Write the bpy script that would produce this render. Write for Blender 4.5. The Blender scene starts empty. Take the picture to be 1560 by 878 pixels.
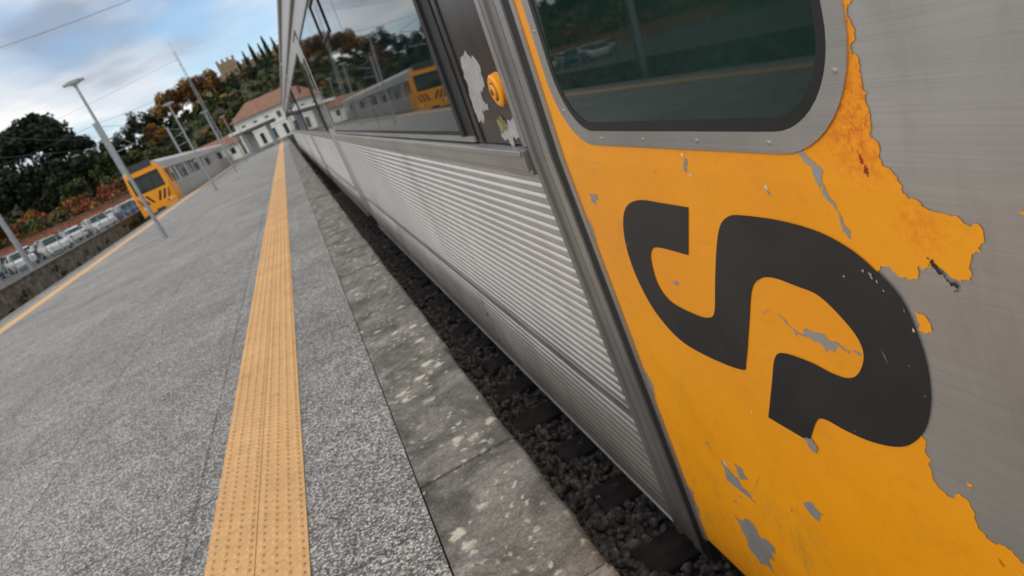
import bpy, bmesh, math, random
from mathutils import Vector, Matrix, noise, geometry
random.seed(7)
R=random.random
def U(a,b): return a+(b-a)*random.random()
sc=bpy.context.scene
COL=bpy.context.collection

# ---------------------------------------------------------------- materials
class NT:
    def __init__(s,name):
        s.m=bpy.data.materials.new(name); s.m.use_nodes=True
        s.t=s.m.node_tree; s.b=s.t.nodes['Principled BSDF']; s.pos=None
    def n(s,ty,**kw):
        nd=s.t.nodes.new(ty)
        for k,v in kw.items(): setattr(nd,k,v)
        return nd
    def l(s,a,b): s.t.links.new(a,b)
    def P(s,scale=(1,1,1)):
        g=s.n('ShaderNodeNewGeometry'); m=s.n('ShaderNodeVectorMath',operation='MULTIPLY')
        s.l(g.outputs['Position'],m.inputs[0]); m.inputs[1].default_value=scale
        return m.outputs[0]
    def noise(s,scale,detail=4,vec=None,rough=.55,dist=0):
        nd=s.n('ShaderNodeTexNoise'); nd.inputs['Scale'].default_value=scale
        nd.inputs['Detail'].default_value=detail; nd.inputs['Roughness'].default_value=rough
        nd.inputs['Distortion'].default_value=dist
        s.l(vec if vec else s.P(),nd.inputs['Vector']); return nd.outputs['Fac']
    def ramp(s,f,stops):
        r=s.n('ShaderNodeValToRGB'); e=r.color_ramp.elements
        while len(e)<len(stops): e.new(.5)
        for i,(p,c) in enumerate(stops):
            e[i].position=p
            e[i].color=(c,c,c,1) if isinstance(c,(int,float)) else (*c,1)
        s.l(f,r.inputs[0]); return r.outputs[0]
    def mix(s,f,a,b,mode='MIX'):
        m=s.n('ShaderNodeMix',data_type='RGBA',blend_type=mode)
        for v,i in ((f,0),(a,6),(b,7)):
            if isinstance(v,(int,float)):
                m.inputs[i].default_value=v if i==0 else (v,v,v,1)
            elif isinstance(v,tuple): m.inputs[i].default_value=(*v,1)
            else: s.l(v,m.inputs[i])
        return m.outputs[2]
    def bump(s,h,strength=.3,dist=.01):
        b=s.n('ShaderNodeBump'); b.inputs['Strength'].default_value=strength
        b.inputs['Distance'].default_value=dist; s.l(h,b.inputs['Height']); s.l(b.outputs[0],s.b.inputs['Normal'])
    def set(s,base=None,rough=None,metal=None,**kw):
        for k,v in (('Base Color',base),('Roughness',rough),('Metallic',metal)):
            if v is None: continue
            if isinstance(v,tuple): s.b.inputs[k].default_value=(*v,1)
            elif isinstance(v,(int,float)): s.b.inputs[k].default_value=v
            else: s.l(v,s.b.inputs[k])
        return s.m
def simple(name,c,rough=.6,metal=0,var=.25,scale=6):
    t=NT(name); f=t.noise(scale,4)
    col=t.ramp(f,[(.3,tuple(x*(1-var) for x in c)),(.7,tuple(min(1,x*(1+var)) for x in c))])
    return t.set(col,rough,metal)

def m_aggregate():
    t=NT('exposed_aggregate')
    v=t.n('ShaderNodeTexVoronoi'); v.inputs['Scale'].default_value=112; t.l(t.P(),v.inputs['Vector'])
    sep=t.n('ShaderNodeSeparateColor'); t.l(v.outputs['Color'],sep.inputs[0])
    peb=t.ramp(sep.outputs[0],[(0,.10),(.35,.23),(.6,.39),(.85,.66),(1,.90)])
    tint=t.mix(sep.outputs[1],(1.04,.95,.84),(.98,.96,.94))
    peb=t.mix(1,peb,tint,'MULTIPLY')
    edge=t.ramp(v.outputs['Distance'],[(0,1.15),(.5,.88),(.85,.34)])
    c=t.mix(1,peb,edge,'MULTIPLY')
    big=t.ramp(t.noise(.5,6,rough=.65),[(.3,.74),(.7,1.18)])
    c=t.mix(1,c,big,'MULTIPLY')
    med=t.ramp(t.noise(5,5,rough=.7),[(.3,.78),(.6,1.08)])
    c=t.mix(1,c,med,'MULTIPLY')
    st=t.ramp(t.noise(1,5,t.P((1.6,.5,1)),rough=.75,dist=1.2),[(.58,0),(.74,.45)])
    c=t.mix(st,c,(.12,.11,.10))
    gum=t.n('ShaderNodeTexVoronoi'); gum.inputs['Scale'].default_value=2.3; t.l(t.P(),gum.inputs['Vector'])
    c=t.mix(t.ramp(gum.outputs['Distance'],[(.035,.55),(.06,0)]),c,(.09,.085,.08))
    br=t.n('ShaderNodeTexBrick'); br.offset=0; t.l(t.P(),br.inputs['Vector'])
    br.inputs['Scale'].default_value=1; br.inputs['Brick Width'].default_value=1.25; br.inputs['Row Height'].default_value=1.25
    br.inputs['Mortar Size'].default_value=.013; br.inputs['Mortar Smooth'].default_value=.7
    br.inputs['Color1'].default_value=(1,1,1,1);br.inputs['Color2'].default_value=(.86,.86,.86,1);br.inputs['Mortar'].default_value=(.42,.41,.39,1)
    brk=t.mix(t.ramp(t.noise(2.3,4,rough=.7),[(.35,.35),(.6,1)]),1.0,br.outputs['Color'])
    c=t.mix(1,c,brk,'MULTIPLY')
    t.bump(v.outputs['Distance'],.5,.003)
    return t.set(c,.8,0)
def m_coping():
    t=NT('coping_stone')
    base=t.ramp(t.noise(3.2,8,rough=.76,dist=.6),[(.32,(.055,.049,.042)),(.45,(.135,.122,.105)),(.57,(.245,.225,.195)),(.72,(.41,.385,.34))])
    fine=t.ramp(t.noise(75,4,rough=.8),[(.3,.5),(.65,1.35)])
    c=t.mix(1,base,fine,'MULTIPLY')
    nn=t.n('ShaderNodeTexNoise'); nn.inputs['Scale'].default_value=30; nn.inputs['Detail'].default_value=4
    t.l(t.P(),nn.inputs['Vector']); sc_=t.n('ShaderNodeVectorMath',operation='SCALE'); sc_.inputs['Scale'].default_value=.07
    t.l(nn.outputs['Color'],sc_.inputs[0]); wv=t.n('ShaderNodeVectorMath',operation='ADD'); t.l(t.P(),wv.inputs[0]); t.l(sc_.outputs[0],wv.inputs[1])
    for scl,a,z,selr,colr in ((6,.13,.23,(.42,.52),(.70,.64,.50)),(19,.16,.28,(.44,.56),(.60,.57,.49)),(11,.10,.20,(.50,.60),(.66,.62,.54))):
        v=t.n('ShaderNodeTexVoronoi'); v.inputs['Scale'].default_value=scl; t.l(wv.outputs[0],v.inputs['Vector'])
        lich=t.ramp(v.outputs['Distance'],[(a,.9),(z,0)])
        sel=t.ramp(t.noise(1.4+scl*.1,2),[(selr[0],0),(selr[1],1)])
        c=t.mix(t.mix(1,lich,sel,'MULTIPLY'),c,colr)
    g=t.n('ShaderNodeNewGeometry'); sx=t.n('ShaderNodeSeparateXYZ'); t.l(g.outputs['Position'],sx.inputs[0])
    ad=t.n('ShaderNodeMath',operation='ADD'); t.l(sx.outputs['X'],ad.inputs[0]); t.l(t.ramp(t.noise(6,4,rough=.7),[(.3,-.0),(.7,.12)]),ad.inputs[1])
    edge=t.ramp(ad.outputs[0],[(.22,0),(.36,.45)])
    c=t.mix(edge,c,(.085,.075,.063))
    t.bump(t.noise(60,5,rough=.8),.6,.006)
    return t.set(c,.88,0)
def m_tactile():
    t=NT('tactile_paving')
    g=t.ramp(t.noise(1.3,6,rough=.7),[(.3,(.66,.375,.155)),(.7,(.82,.485,.21))])
    d=t.ramp(t.noise(30,5,rough=.8),[(.3,.66),(.5,1.0),(.75,1.06)])
    c=t.mix(1,g,d,'MULTIPLY')
    st=t.ramp(t.noise(7,5,rough=.75,dist=1),[(.57,0),(.75,.6)])
    c=t.mix(st,c,(.30,.21,.14))
    t.bump(t.noise(140,3),.15,.003)
    return t.set(c,.75,0)
def m_steel(name,c=.47,rough=.38,streak=1,metal=.85):
    t=NT(name)
    s1=t.noise(1,4,t.P((1,3,420)),rough=.6)
    s2=t.noise(1.2,6,rough=.65)
    k=.085*streak
    c1=t.ramp(s1,[(.3,(c*(1-k),c*.965*(1-k),c*.91*(1-k))),(.7,(c*(1+k),c*.965*(1+k),c*.91*(1+k)))])
    c2=t.ramp(s2,[(.3,.84),(.7,1.06)])
    col=t.mix(1,c1,c2,'MULTIPLY')
    dirt=t.ramp(t.noise(1,6,t.P((1,3.0,.7)),rough=.75),[(.52,0),(.80,.4)])
    col=t.mix(dirt,col,(.20,.175,.14))
    r=t.ramp(s2,[(.3,rough*.85),(.7,rough*1.25)])
    if streak: t.bump(s1,.03*streak,.001)
    return t.set(col,r,metal)
def m_yellow():
    t=NT('yellow_train_paint')
    a=t.ramp(t.noise(1.6,6,rough=.6),[(.3,(.85,.305,.005)),(.7,(.94,.375,.008))])
    g=t.ramp(t.noise(1,6,t.P((1,5,9)),rough=.75,dist=1.2),[(.54,0),(.78,.55)])
    c=t.mix(g,a,(.62,.24,.02))
    gp=t.n('ShaderNodeNewGeometry')
    for pt,r0,r1,am in (((.71,.875,1.20),.02,.12,.9),((.71,.875,1.34),.01,.07,.9),((.70,.80,1.05),.01,.06,.5)):
        d=t.n('ShaderNodeVectorMath',operation='DISTANCE'); t.l(gp.outputs['Position'],d.inputs[0]); d.inputs[1].default_value=pt
        near=t.ramp(d.outputs['Value'],[(r0,am),(r1,0)])
        rr=t.ramp(t.noise(75,6,rough=.8,dist=.4),[(.45,0),(.60,1)])
        c=t.mix(t.mix(1,near,rr,'MULTIPLY'),c,(.64,.10,.01))
    gr=t.ramp(t.noise(1,6,t.P((4,5,3.0)),rough=.82),[(.53,0),(.70,.65)])
    zz=t.n('ShaderNodeSeparateXYZ'); t.l(gp.outputs['Position'],zz.inputs[0])
    low=t.ramp(zz.outputs['Z'],[(.0,1),(.55,.08)])
    c=t.mix(t.mix(1,gr,low,'MULTIPLY'),c,(.42,.23,.04))
    t.bump(t.noise(9,3),.05,.004)
    return t.set(c,t.ramp(t.noise(3,5),[(.3,.28),(.7,.46)]),0)
def m_black():
    t=NT('black_vinyl')
    c=t.ramp(t.noise(3,6,rough=.7),[(.3,(.013,.013,.015)),(.75,(.028,.027,.028))])
    return t.set(c,.42,0)
def m_glass(name,c=(.008,.014,.013),ior=1.5,rough=.015):
    t=NT(name); f=t.noise(2,5)
    t.set(t.ramp(f,[(.3,c),(.7,tuple(x*1.5 for x in c))]),t.ramp(t.noise(4,6,rough=.7),[(.4,rough),(.8,rough*3)]),0)
    t.b.inputs['IOR'].default_value=ior
    t.bump(t.noise(1.1,1),.03,.02)
    return t.m
def m_leaf(name):
    t=NT(name); a=t.n('ShaderNodeVertexColor'); a.layer_name='Col'
    t.set(a.outputs[0],.7,0)
    t.b.inputs['Specular IOR Level'].default_value=.2
    return t.m
def m_rooftile():
    t=NT('terracotta_roof'); w=t.n('ShaderNodeTexWave'); w.inputs['Scale'].default_value=3; t.l(t.P((1,0,0)),w.inputs['Vector'])
    a=t.ramp(t.noise(.8,6,rough=.7),[(.3,(.19,.09,.055)),(.7,(.33,.17,.11))])
    c=t.mix(1,a,t.ramp(w.outputs['Fac'],[(0,.75),(1,1.1)]),'MULTIPLY')
    return t.set(c,.85,0)
def m_stonewall(name,a,b,sc=2.4):
    t=NT(name); v=t.n('ShaderNodeTexVoronoi'); v.inputs['Scale'].default_value=sc; t.l(t.P((1,1,1.8)),v.inputs['Vector'])
    sep=t.n('ShaderNodeSeparateColor'); t.l(v.outputs['Color'],sep.inputs[0])
    c=t.mix(sep.outputs[0],a,b); c=t.mix(1,c,t.ramp(t.noise(1.5,6,rough=.75),[(.3,.5),(.65,1.15)]),'MULTIPLY')
    return t.set(c,.9,0)
def m_ballast():
    t=NT('ballast_stone'); 
    oi=t.noise(24,2); c=t.ramp(oi,[(.3,(.055,.045,.039)),(.48,(.15,.128,.113)),(.62,(.30,.265,.235)),(.75,(.44,.40,.36))])
    c=t.mix(1,c,t.ramp(t.noise(120,3),[(.3,.7),(.7,1.2)]),'MULTIPLY')
    return t.set(c,.9,0)
def m_terrain():
    t=NT('ground_cover')
    a=t.ramp(t.noise(.06,7,rough=.7),[(.3,(.035,.045,.018)),(.5,(.06,.065,.025)),(.7,(.12,.09,.04))])
    c=t.mix(1,a,t.ramp(t.noise(1.5,5),[(.3,.7),(.7,1.2)]),'MULTIPLY')
    return t.set(c,.95,0)

AGG=m_aggregate(); COP=m_coping(); TAC=m_tactile()
STEEL=m_steel('brushed_stainless',.57,.42,1,.75); RIB=m_steel('corrugated_stainless',.72,.32,0,.8); TRIM=m_steel('frame_stainless',.50,.42); POST=m_steel('post_metal',.29,.45,.5,.6)
CHIP=m_steel('bare_metal_chip',.40,.5,.5,.5)
YEL=m_yellow(); BLK=m_black()
GLASS=m_glass('cab_glass',(.009,.022,.018)); PGLASS=m_glass('passenger_glass',(.006,.013,.013),1.52)
RUB=simple('black_rubber',(.012,.012,.012),.6); BROWN=simple('brown_pillar_paint',(.035,.024,.018),.3,0,.4,9)
GREYP=simple('grey_primer',(.36,.35,.34),.6,0,.15,20); REDP=simple('red_primer',(.30,.03,.02),.6); DYEL=simple('pale_primer',(.62,.55,.42),.6)
UNDER=simple('underframe_grime',(.030,.024,.02),.85,.0,.5,4); RUST=simple('rail_rust',(.10,.055,.035),.6,.4); SLEEP=simple('sleeper_timber',(.055,.045,.038),.9,0,.5,8)
BAL=m_ballast(); TER=m_terrain(); ASPH=simple('asphalt',(.06,.06,.06),.9,0,.25,2); CONC=simple('platform_side_concrete',(.16,.15,.13),.9,0,.5,3)
GALV=simple('galvanised_steel',(.33,.35,.36),.45,.4,.15,5); DGREY=simple('dark_grey_metal',(.05,.055,.06),.5,.2)
WHITE=simple('white_render',(.72,.71,.67),.85,0,.1,.8); ROOF=m_rooftile(); DARKWIN=m_glass('window_glass',(.02,.03,.035)); WOODR=simple('white_canopy_metal',(.66,.66,.64),.5)
WALLS=m_stonewall('track_retaining_wall',(.08,.062,.045),(.24,.195,.14),3.2); BRICKW=m_stonewall('red_brick_wall',(.26,.085,.045),(.38,.15,.08)); CASTLE=m_stonewall('castle_stone',(.26,.19,.11),(.38,.29,.18))
LEAF=m_leaf('foliage'); BARK=simple('bark',(.07,.05,.035),.9,0,.3,3)
LAMPW=simple('lamp_diffuser',(.6,.6,.58),.3)

# ---------------------------------------------------------------- mesh builder
class MB:
    def __init__(s,name,mats): s.v=[];s.f=[];s.mi=[];s.name=name;s.mats=mats if isinstance(mats,list) else [mats];s.cols=None
    def face(s,pts,m=0):
        i=len(s.v); s.v+= [tuple(p) for p in pts]; s.f.append(tuple(range(i,i+len(pts)))); s.mi.append(m)
    def box(s,x0,x1,y0,y1,z0,z1,m=0,fn=None):
        c=[(x,y,z) for x in (x0,x1) for y in (y0,y1) for z in (z0,z1)]
        if fn: c=[fn(*p) for p in c]
        i=len(s.v); s.v+=c
        for q in ((0,1,3,2),(4,6,7,5),(0,4,5,1),(2,3,7,6),(0,2,6,4),(1,5,7,3)):
            s.f.append(tuple(i+k for k in q)); s.mi.append(m)
    def tube(s,p0,p1,r0,r1=None,n=8,m=0,cap=True):
        r1=r0 if r1 is None else r1; p0=Vector(p0);p1=Vector(p1); d=(p1-p0).normalized()
        a=d.orthogonal().normalized(); b=d.cross(a); i=len(s.v)
        for p,r in ((p0,r0),(p1,r1)):
            for k in range(n):
                t=2*math.pi*k/n; s.v.append(tuple(p+a*math.cos(t)*r+b*math.sin(t)*r))
        for k in range(n):
            s.f.append((i+k,i+(k+1)%n,i+n+(k+1)%n,i+n+k)); s.mi.append(m)
        if cap:
            s.f.append(tuple(i+k for k in range(n))[::-1]); s.mi.append(m)
            s.f.append(tuple(i+n+k for k in range(n))); s.mi.append(m)
    def build(s,parent=None,smooth=False,bevel=0,fix=True):
        me=bpy.data.meshes.new(s.name); me.from_pydata(s.v,[],s.f)
        for m in s.mats: me.materials.append(m)
        me.polygons.foreach_set('material_index',s.mi)
        if smooth: me.polygons.foreach_set('use_smooth',[True]*len(s.f))
        if s.cols:
            ca=me.color_attributes.new('Col','FLOAT_COLOR','CORNER'); arr=[]
            for c,f in zip(s.cols,s.f): arr+= [c[0],c[1],c[2],1]*len(f)
            ca.data.foreach_set('color',arr)
        if fix and len(s.f)<60000:
            bm=bmesh.new(); bm.from_mesh(me); bmesh.ops.recalc_face_normals(bm,faces=bm.faces); bm.to_mesh(me); bm.free()
        me.update()
        o=bpy.data.objects.new(s.name,me); COL.objects.link(o)
        if parent: 
            o.parent=parent; o.location=-parent.location
        if bevel:
            b=o.modifiers.new('b','BEVEL'); b.width=bevel; b.segments=2; b.limit_method='ANGLE'
        return o
def empty(name,loc=(0,0,0)):
    e=bpy.data.objects.new(name,None); e.location=loc; e.empty_display_size=.3; COL.objects.link(e); return e

# ---------------------------------------------------------------- near train geometry helpers
def SX(z):                      # near train flank: slight taper below waist, tumblehome above
    zc=z-1.5
    return .7+(.018 if zc<-.4 else .07)*(zc+.4)
def W(o): 
    return lambda x,y,z: (SX(z)-o-x, y, z)     # x = proud distance
def curve_pts(pts,sharp=(),n=5,closed=True):
    out=[];N=len(pts)
    for i in range(N):
        p1=Vector(pts[i]);p2=Vector(pts[(i+1)%N]);p0=Vector(pts[i-1]);p3=Vector(pts[(i+2)%N])
        if i in sharp: p0=p1
        if (i+1)%N in sharp: p3=p2
        if i in sharp and (i+1)%N in sharp: out.append(tuple(p1)); continue
        for k in range(n):
            t=k/n
            q=.5*((2*p1)+(p2-p0)*t+(2*p0-5*p1+4*p2-p3)*t*t+(3*p1-p0-3*p2+p3)*t**3)
            out.append((q.x,q.y))
    return out
def ragged(pts,amp=.16,lvl=3,closed=True,seed=1,minlen=.004):
    rnd=random.Random(seed)
    P=[Vector(p) for p in pts]
    for L in range(lvl):
        Q=[]
        N=len(P)
        for i in range(N if closed else N-1):
            a=P[i];b=P[(i+1)%N]; Q.append(a); d=b-a
            if d.length>minlen: Q.append((a+b)/2+Vector((-d.y,d.x))*rnd.uniform(-amp,amp)+d*rnd.uniform(-.12,.12))
        if not closed: Q.append(P[-1])
        P=Q
    return [tuple(p) for p in P]
def sheet(name,outer,holes,off,mat,parent):
    """flat coating of given outline (y,z) laid on the flank, off metres proud"""
    loops=[outer]+holes
    cu=bpy.data.curves.new(name,'CURVE'); cu.dimensions='2D'; cu.fill_mode='BOTH'
    for lp in loops:
        sp=cu.splines.new('POLY'); sp.points.add(len(lp)-1)
        for p,q in zip(sp.points,lp): p.co=(q[0],q[1],0,1)
        sp.use_cyclic_u=True
    tmp=bpy.data.objects.new('tmp',cu); COL.objects.link(tmp)
    dg=bpy.context.evaluated_depsgraph_get(); me=bpy.data.meshes.new_from_object(tmp.evaluated_get(dg))
    bpy.data.objects.remove(tmp)
    bm=bmesh.new(); bm.from_mesh(me)
    for zc in (1.09,1.1,1.11):
        bmesh.ops.bisect_plane(bm,geom=bm.verts[:]+bm.edges[:]+bm.faces[:],plane_co=(0,zc,0),plane_no=(0,1,0),dist=1e-5)
    for v in bm.verts:
        y,z=v.co.x,v.co.y; v.co=(SX(z)-off,y,z)
    bm.to_mesh(me); bm.free(); me.name=name; me.materials.clear(); me.materials.append(mat)
    o=bpy.data.objects.new(name,me); COL.objects.link(o); o.parent=parent; o.location=-parent.location
    return o
def rrect(y0,y1,z0,z1,r,n=10):
    out=[]
    for cy,cz,a0 in ((y1-r,z1-r,0),(y0+r,z1-r,90),(y0+r,z0+r,180),(y1-r,z0+r,270)):
        for k in range(n+1):
            a=math.radians(a0+90*k/n); out.append((cy+r*math.cos(a),cz+r*math.sin(a)))
    return out
def ring_prism(name,outer,inner,off0,off1,mat,parent,bev=0):
    b=MB(name,mat); n=len(outer)
    def p(q,o): return (SX(q[1])-o,q[0],q[1])
    for i in range(n):
        j=(i+1)%n
        b.face([p(outer[i],off1),p(outer[j],off1),p(inner[j],off1),p(inner[i],off1)])
        b.face([p(outer[i],off0),p(outer[j],off0),p(outer[j],off1),p(outer[i],off1)])
        b.face([p(inner[i],off0),p(inner[j],off0),p(inner[j],off1),p(inner[i],off1)])
    return b.build(parent)

TR=empty('passenger_train',(2.15,0,-.9))
XC=2.15
ZT=3.3
def body_shell(name,y0,y1,inset,parent,xc=XC,sxf=SX,mat=STEEL,zt=ZT,rise=.36):
    prof=[(sxf(z)+inset,z) for z in (-.3,.4,1.1,1.6,2.2,2.8,zt)]
    x,z=prof[-1]
    hw=xc-x
    for k in range(1,9):
        a=math.pi/2*k/8
        prof.append((xc-hw*max(0,math.cos(a))**.65, zt+rise*math.sin(a)**1.1))
    full=prof+[(2*xc-x,z) for x,z in prof[::-1][1:]]
    b=MB(name,mat); n=len(full)
    for i in range(n-1):
        b.face([(full[i][0],y0,full[i][1]),(full[i+1][0],y0,full[i+1][1]),(full[i+1][0],y1,full[i+1][1]),(full[i][0],y1,full[i][1])])
    b.face([(p[0],y0,p[1]) for p in full]); b.face([(p[0],y1,p[1]) for p in full])
    b.face([(full[0][0],y0,-.3),(full[-1][0],y0,-.3),(full[-1][0],y1,-.3),(full[0][0],y1,-.3)])
    return b.build(parent)
def ribs(name,y0,y1,z0,z1,pitch,depth,off,parent,slots=()):
    b=MB(name,RIB); n=int(round((z1-z0)/pitch)); pitch=(z1-z0)/n
    prof=[]
    for i in range(n):
        for t,h in ((0,0),(.06,.1),(.16,.70),(.28,.96),(.45,1),(.66,1),(.82,.8),(.94,.15)):
            prof.append((z0+(i+t)*pitch,h*depth))
    prof.append((z1,0))
    cuts=[y0]+sorted(slots)+[y1]
    for a,c in zip(cuts[:-1],cuts[1:]):
        a+= .010 if a!=y0 else 0; c-= .010 if c!=y1 else 0
        i0=len(b.v)
        for z,h in prof:
            b.v.append((SX(z)-off,a,z)); b.v.append((SX(z)-off-h,a+.012,z)); b.v.append((SX(z)-off-h,c,z))
        for k in range(len(prof)-1):
            q=i0+3*k; b.f.append((q,q+1,q+4,q+3)); b.mi.append(0); b.f.append((q+1,q+2,q+5,q+4)); b.mi.append(0)
    o=b.build(parent,smooth=True,fix=False); return o

body_shell('car_body',-.9,24.3,.035,TR)
cars=[(24.9,48.5),(49.1,72.5)]
for a,c in cars: body_shell('car_body',a,c,.035,TR)
b=MB('cab_side_plate',STEEL)
zs=[-.37]+[-.37+i*(1.08+.37)/10 for i in range(1,11)]+[1.1]+[1.12+i*(ZT-1.12)/6 for i in range(7)]
for z0,z1 in zip(zs[:-1],zs[1:]):
    b.face([(SX(z0),-.9,z0),(SX(z0),2.125,z0),(SX(z1),2.125,z1),(SX(z1),-.9,z1)])
b.face([(SX(-.37),-.9,-.37),(SX(-.37),2.125,-.37),(SX(-.37)+.06,2.125,-.37),(SX(-.37)+.06,-.9,-.37)])
b.face([(SX(ZT),-.9,ZT),(SX(ZT),2.125,ZT),(SX(ZT)+.045,2.125,ZT+.002),(SX(ZT)+.045,-.9,ZT+.002)])
for z0,z1 in zip(zs[:-1],zs[1:]):
    b.face([(SX(z0),2.125,z0),(SX(z1),2.125,z1),(SX(z1)+.04,2.125,z1),(SX(z0)+.04,2.125,z0)])
b.build(TR,fix=False)

# yellow paint film -------------------------------------------------
right=[(0.95,2.6),(0.90,2.2),(0.87,1.9),(.85,1.60),(.846,1.42),(.840,1.361),(.848,1.328),(.848,1.285),(.851,1.250),(.847,1.218),(.849,1.195),(.846,1.148),(.827,1.130),(.816,1.102),(.791,1.090),(.752,1.075),(.706,1.067),(.701,1.062),(.710,1.026),(.728,1.009),(.750,.975),(.759,.978),(.783,.990),(.817,.987),(.825,.964),(.898,.963),(.919,.938),(.886,.793),(.901,.686),(.887,.650),(.886,.614),(.880,.556),(.834,.566),(.819,.518),(.788,.499),(.746,.491),(.70,.44),(.60,.36),(.50,.30),(.36,.25),(.30,.1),(.34,-.1),(.28,-.365)]
right=ragged(right,.30,4,closed=False,seed=3,minlen=.003)
left=[(2.10,-.365),(2.10,2.6)]
outer=right+left
fr_o=rrect(.856,2.035,1.149,2.20,.20,12)
c1=[(1.015,1.171),(1.004,1.162),(.984,1.138),(.967,1.120),(.970,1.095),(.956,1.063),(.945,1.031),(.941,1.009),(.948,1.010),(.955,1.040),(.968,1.072),(.979,1.086),(.980,1.105),(.991,1.132),(1.009,1.144),(1.020,1.161)]
yp=sheet('yellow_paint',outer,[fr_o],.0012,YEL,TR)
chips=[(c1,3),([(1.213,.800),(1.170,.782),(1.109,.793),(1.059,.787),(.988,.783),(1.054,.778),(1.126,.774),(1.167,.765)],3),
([(1.733,.178),(1.702,.159),(1.661,.123),(1.596,.097),(1.663,.052),(1.722,.065),(1.751,.109)],4),
([(1.657,.210),(1.620,.210),(1.599,.177),(1.655,.150)],4),
([(1.783,-.058),(1.695,-.016),(1.652,-.061),(1.579,-.049),(1.668,-.135),(1.643,-.184),(1.717,-.207),(1.763,-.161),(1.768,-.100)],4),
([(1.344,.253),(1.302,.272),(1.266,.262),(1.293,.235),(1.330,.228)],3),
([(2.002,1.000),(1.946,.998),(1.951,.976),(2.010,.968)],3),
([(1.127,1.079),(1.114,1.075),(1.121,1.067)],2),
([(1.385,1.128),(1.375,1.122),(1.394,1.096),(1.399,1.106)],2),
([(1.666,.779),(1.608,.786),(1.622,.773)],2),
([(1.245,.492),(1.225,.497),(1.215,.470),(1.235,.455)],3),([(2.10,.9),(2.085,.88),(2.09,.84),(2.10,.82)],3),([(2.10,.35),(2.08,.33),(2.085,.26),(2.10,.24)],3),
([(.99,1.11),(.975,1.10),(.985,1.085)],2),([(1.75,.02),(1.735,.03),(1.73,.01)],2),([(2.10,-.12),(2.07,-.14),(2.075,-.22),(2.10,-.26)],3),([(1.80,.20),(1.79,.215),(1.775,.19)],2)]
for i,(p,l) in enumerate(chips):
    sheet('paint_chip',ragged(p,.28,l,seed=20+i,minlen=.002),[],.0040 if i==10 else .0020,CHIP,TR)
for i,(y,z,r) in enumerate([(1.125,1.083,.007),(1.39,1.135,.006),(1.31,.268,.012),(1.72,.17,.012),(1.38,1.09,.005)]):
    p=[(y+r*math.cos(a)*U(.6,1.2),z+r*math.sin(a)*U(.5,1.1)) for a in [k*math.pi/4 for k in range(8)]]
    sheet('primer_spot',ragged(p,.2,1,seed=60+i,minlen=.001),[],.0016,DYEL,TR)
nick=[(U(.95,2.06),U(-.33,1.12),U(.001,.0026)) for i in range(34)]
nick+=[(.853,.872,.0028),(.862,.905,.0022),(.915,.952,.004),(.905,.944,.002),(.93,.958,.0025),(.895,.93,.0015),(.862,.75,.0016),(.88,.80,.0012)]
for y,z,r in nick:
    p=[(y+r*math.cos(a)*U(.4,1.6),z+r*math.sin(a)*U(.4,2.4)) for a in [k*math.pi/3 for k in range(6)]]
    sheet('paint_nick',ragged(p,.3,1,seed=int(y*999),minlen=.0005),[],.0042,random.choice([CHIP,DYEL,GREYP]),TR)
for i,(y,z,a,L) in enumerate([(1.25,.80,-.6,.07),(1.55,.20,-.9,.12),(.93,.80,1.3,.03),(1.9,1.07,.9,.04),(1.60,.14,-.7,.07)]):
    dy,dz=math.cos(a)*L/2,math.sin(a)*L/2; w=.0008
    p=[(y-dy,z-dz),(y-w*dz/L*2,z+w*1.2),(y+dy,z+dz),(y+w,z-w)]
    sheet('scratch_mark',p,[],.0043,CHIP,TR)
for k,p in enumerate(([(.844,.905),(.825,.901),(.820,.882),(.846,.873)],[(.651,1.091),(.636,1.091),(.642,1.084)],[(.823,.602),(.811,.605),(.820,.584)],[(.79,.47),(.78,.462),(.785,.455)],[(.70,.60),(.694,.602),(.698,.592)])):
    sheet('yellow_fleck',ragged(p,.25,3,seed=9+k,minlen=.002),[],.0012,YEL,TR)
sheet('black_fleck',ragged([(.799,1.005),(.787,.998),(.773,.988),(.764,.972),(.764,.957),(.771,.972),(.786,.984)],.5,4,seed=5,minlen=.0015),[],.0022,BLK,TR)
sheet('black_fleck',ragged([(.800,.993),(.797,.996),(.789,.990),(.793,.987)],.5,3,seed=15,minlen=.0015),[],.0022,BLK,TR)
sheet('red_primer_fleck',ragged([(.885,1.160),(.878,1.150),(.876,1.138),(.883,1.146)],.4,3,seed=6,minlen=.002),[],.0022,REDP,TR)
sheet('red_primer_fleck',ragged([(.876,1.136),(.870,1.130),(.871,1.118),(.876,1.124)],.4,3,seed=16,minlen=.002),[],.0022,REDP,TR)
logo=[(1.432,1.012),(1.552,1.01),(1.673,1.006),(1.77,.976),(1.836,.911),(1.871,.824),(1.868,.731),(1.826,.646),(1.731,.588),(1.603,.578),(1.435,.594),(1.398,.629),(1.328,.753),(1.276,.845),(1.232,.879),(1.185,.891),(1.119,.888),(1.059,.881),(1.007,.843),(.984,.811),(.985,.778),(1.01,.738),(1.041,.717),(1.085,.711),(1.148,.715),(1.231,.707),(1.27,.681),(1.31,.609),(1.378,.483),(1.234,.483),(1.187,.556),(1.154,.577),(1.095,.577),(1.025,.584),(.957,.606),(.913,.638),(.879,.683),(.855,.743),(.845,.808),(.849,.864),(.864,.922),(.899,.960),(.944,.991),(1.012,1.013),(1.111,1.021),(1.233,1.017),(1.283,1.007),(1.325,.979),(1.369,.919),(1.422,.828),(1.472,.739),(1.514,.713),(1.579,.705),(1.691,.711),(1.739,.749),(1.736,.809),(1.715,.851),(1.662,.877),(1.508,.882)]
lg=curve_pts(logo,(0,28,29,58),5)
sheet('railway_logo',lg,[],.0032,BLK,TR)

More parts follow.
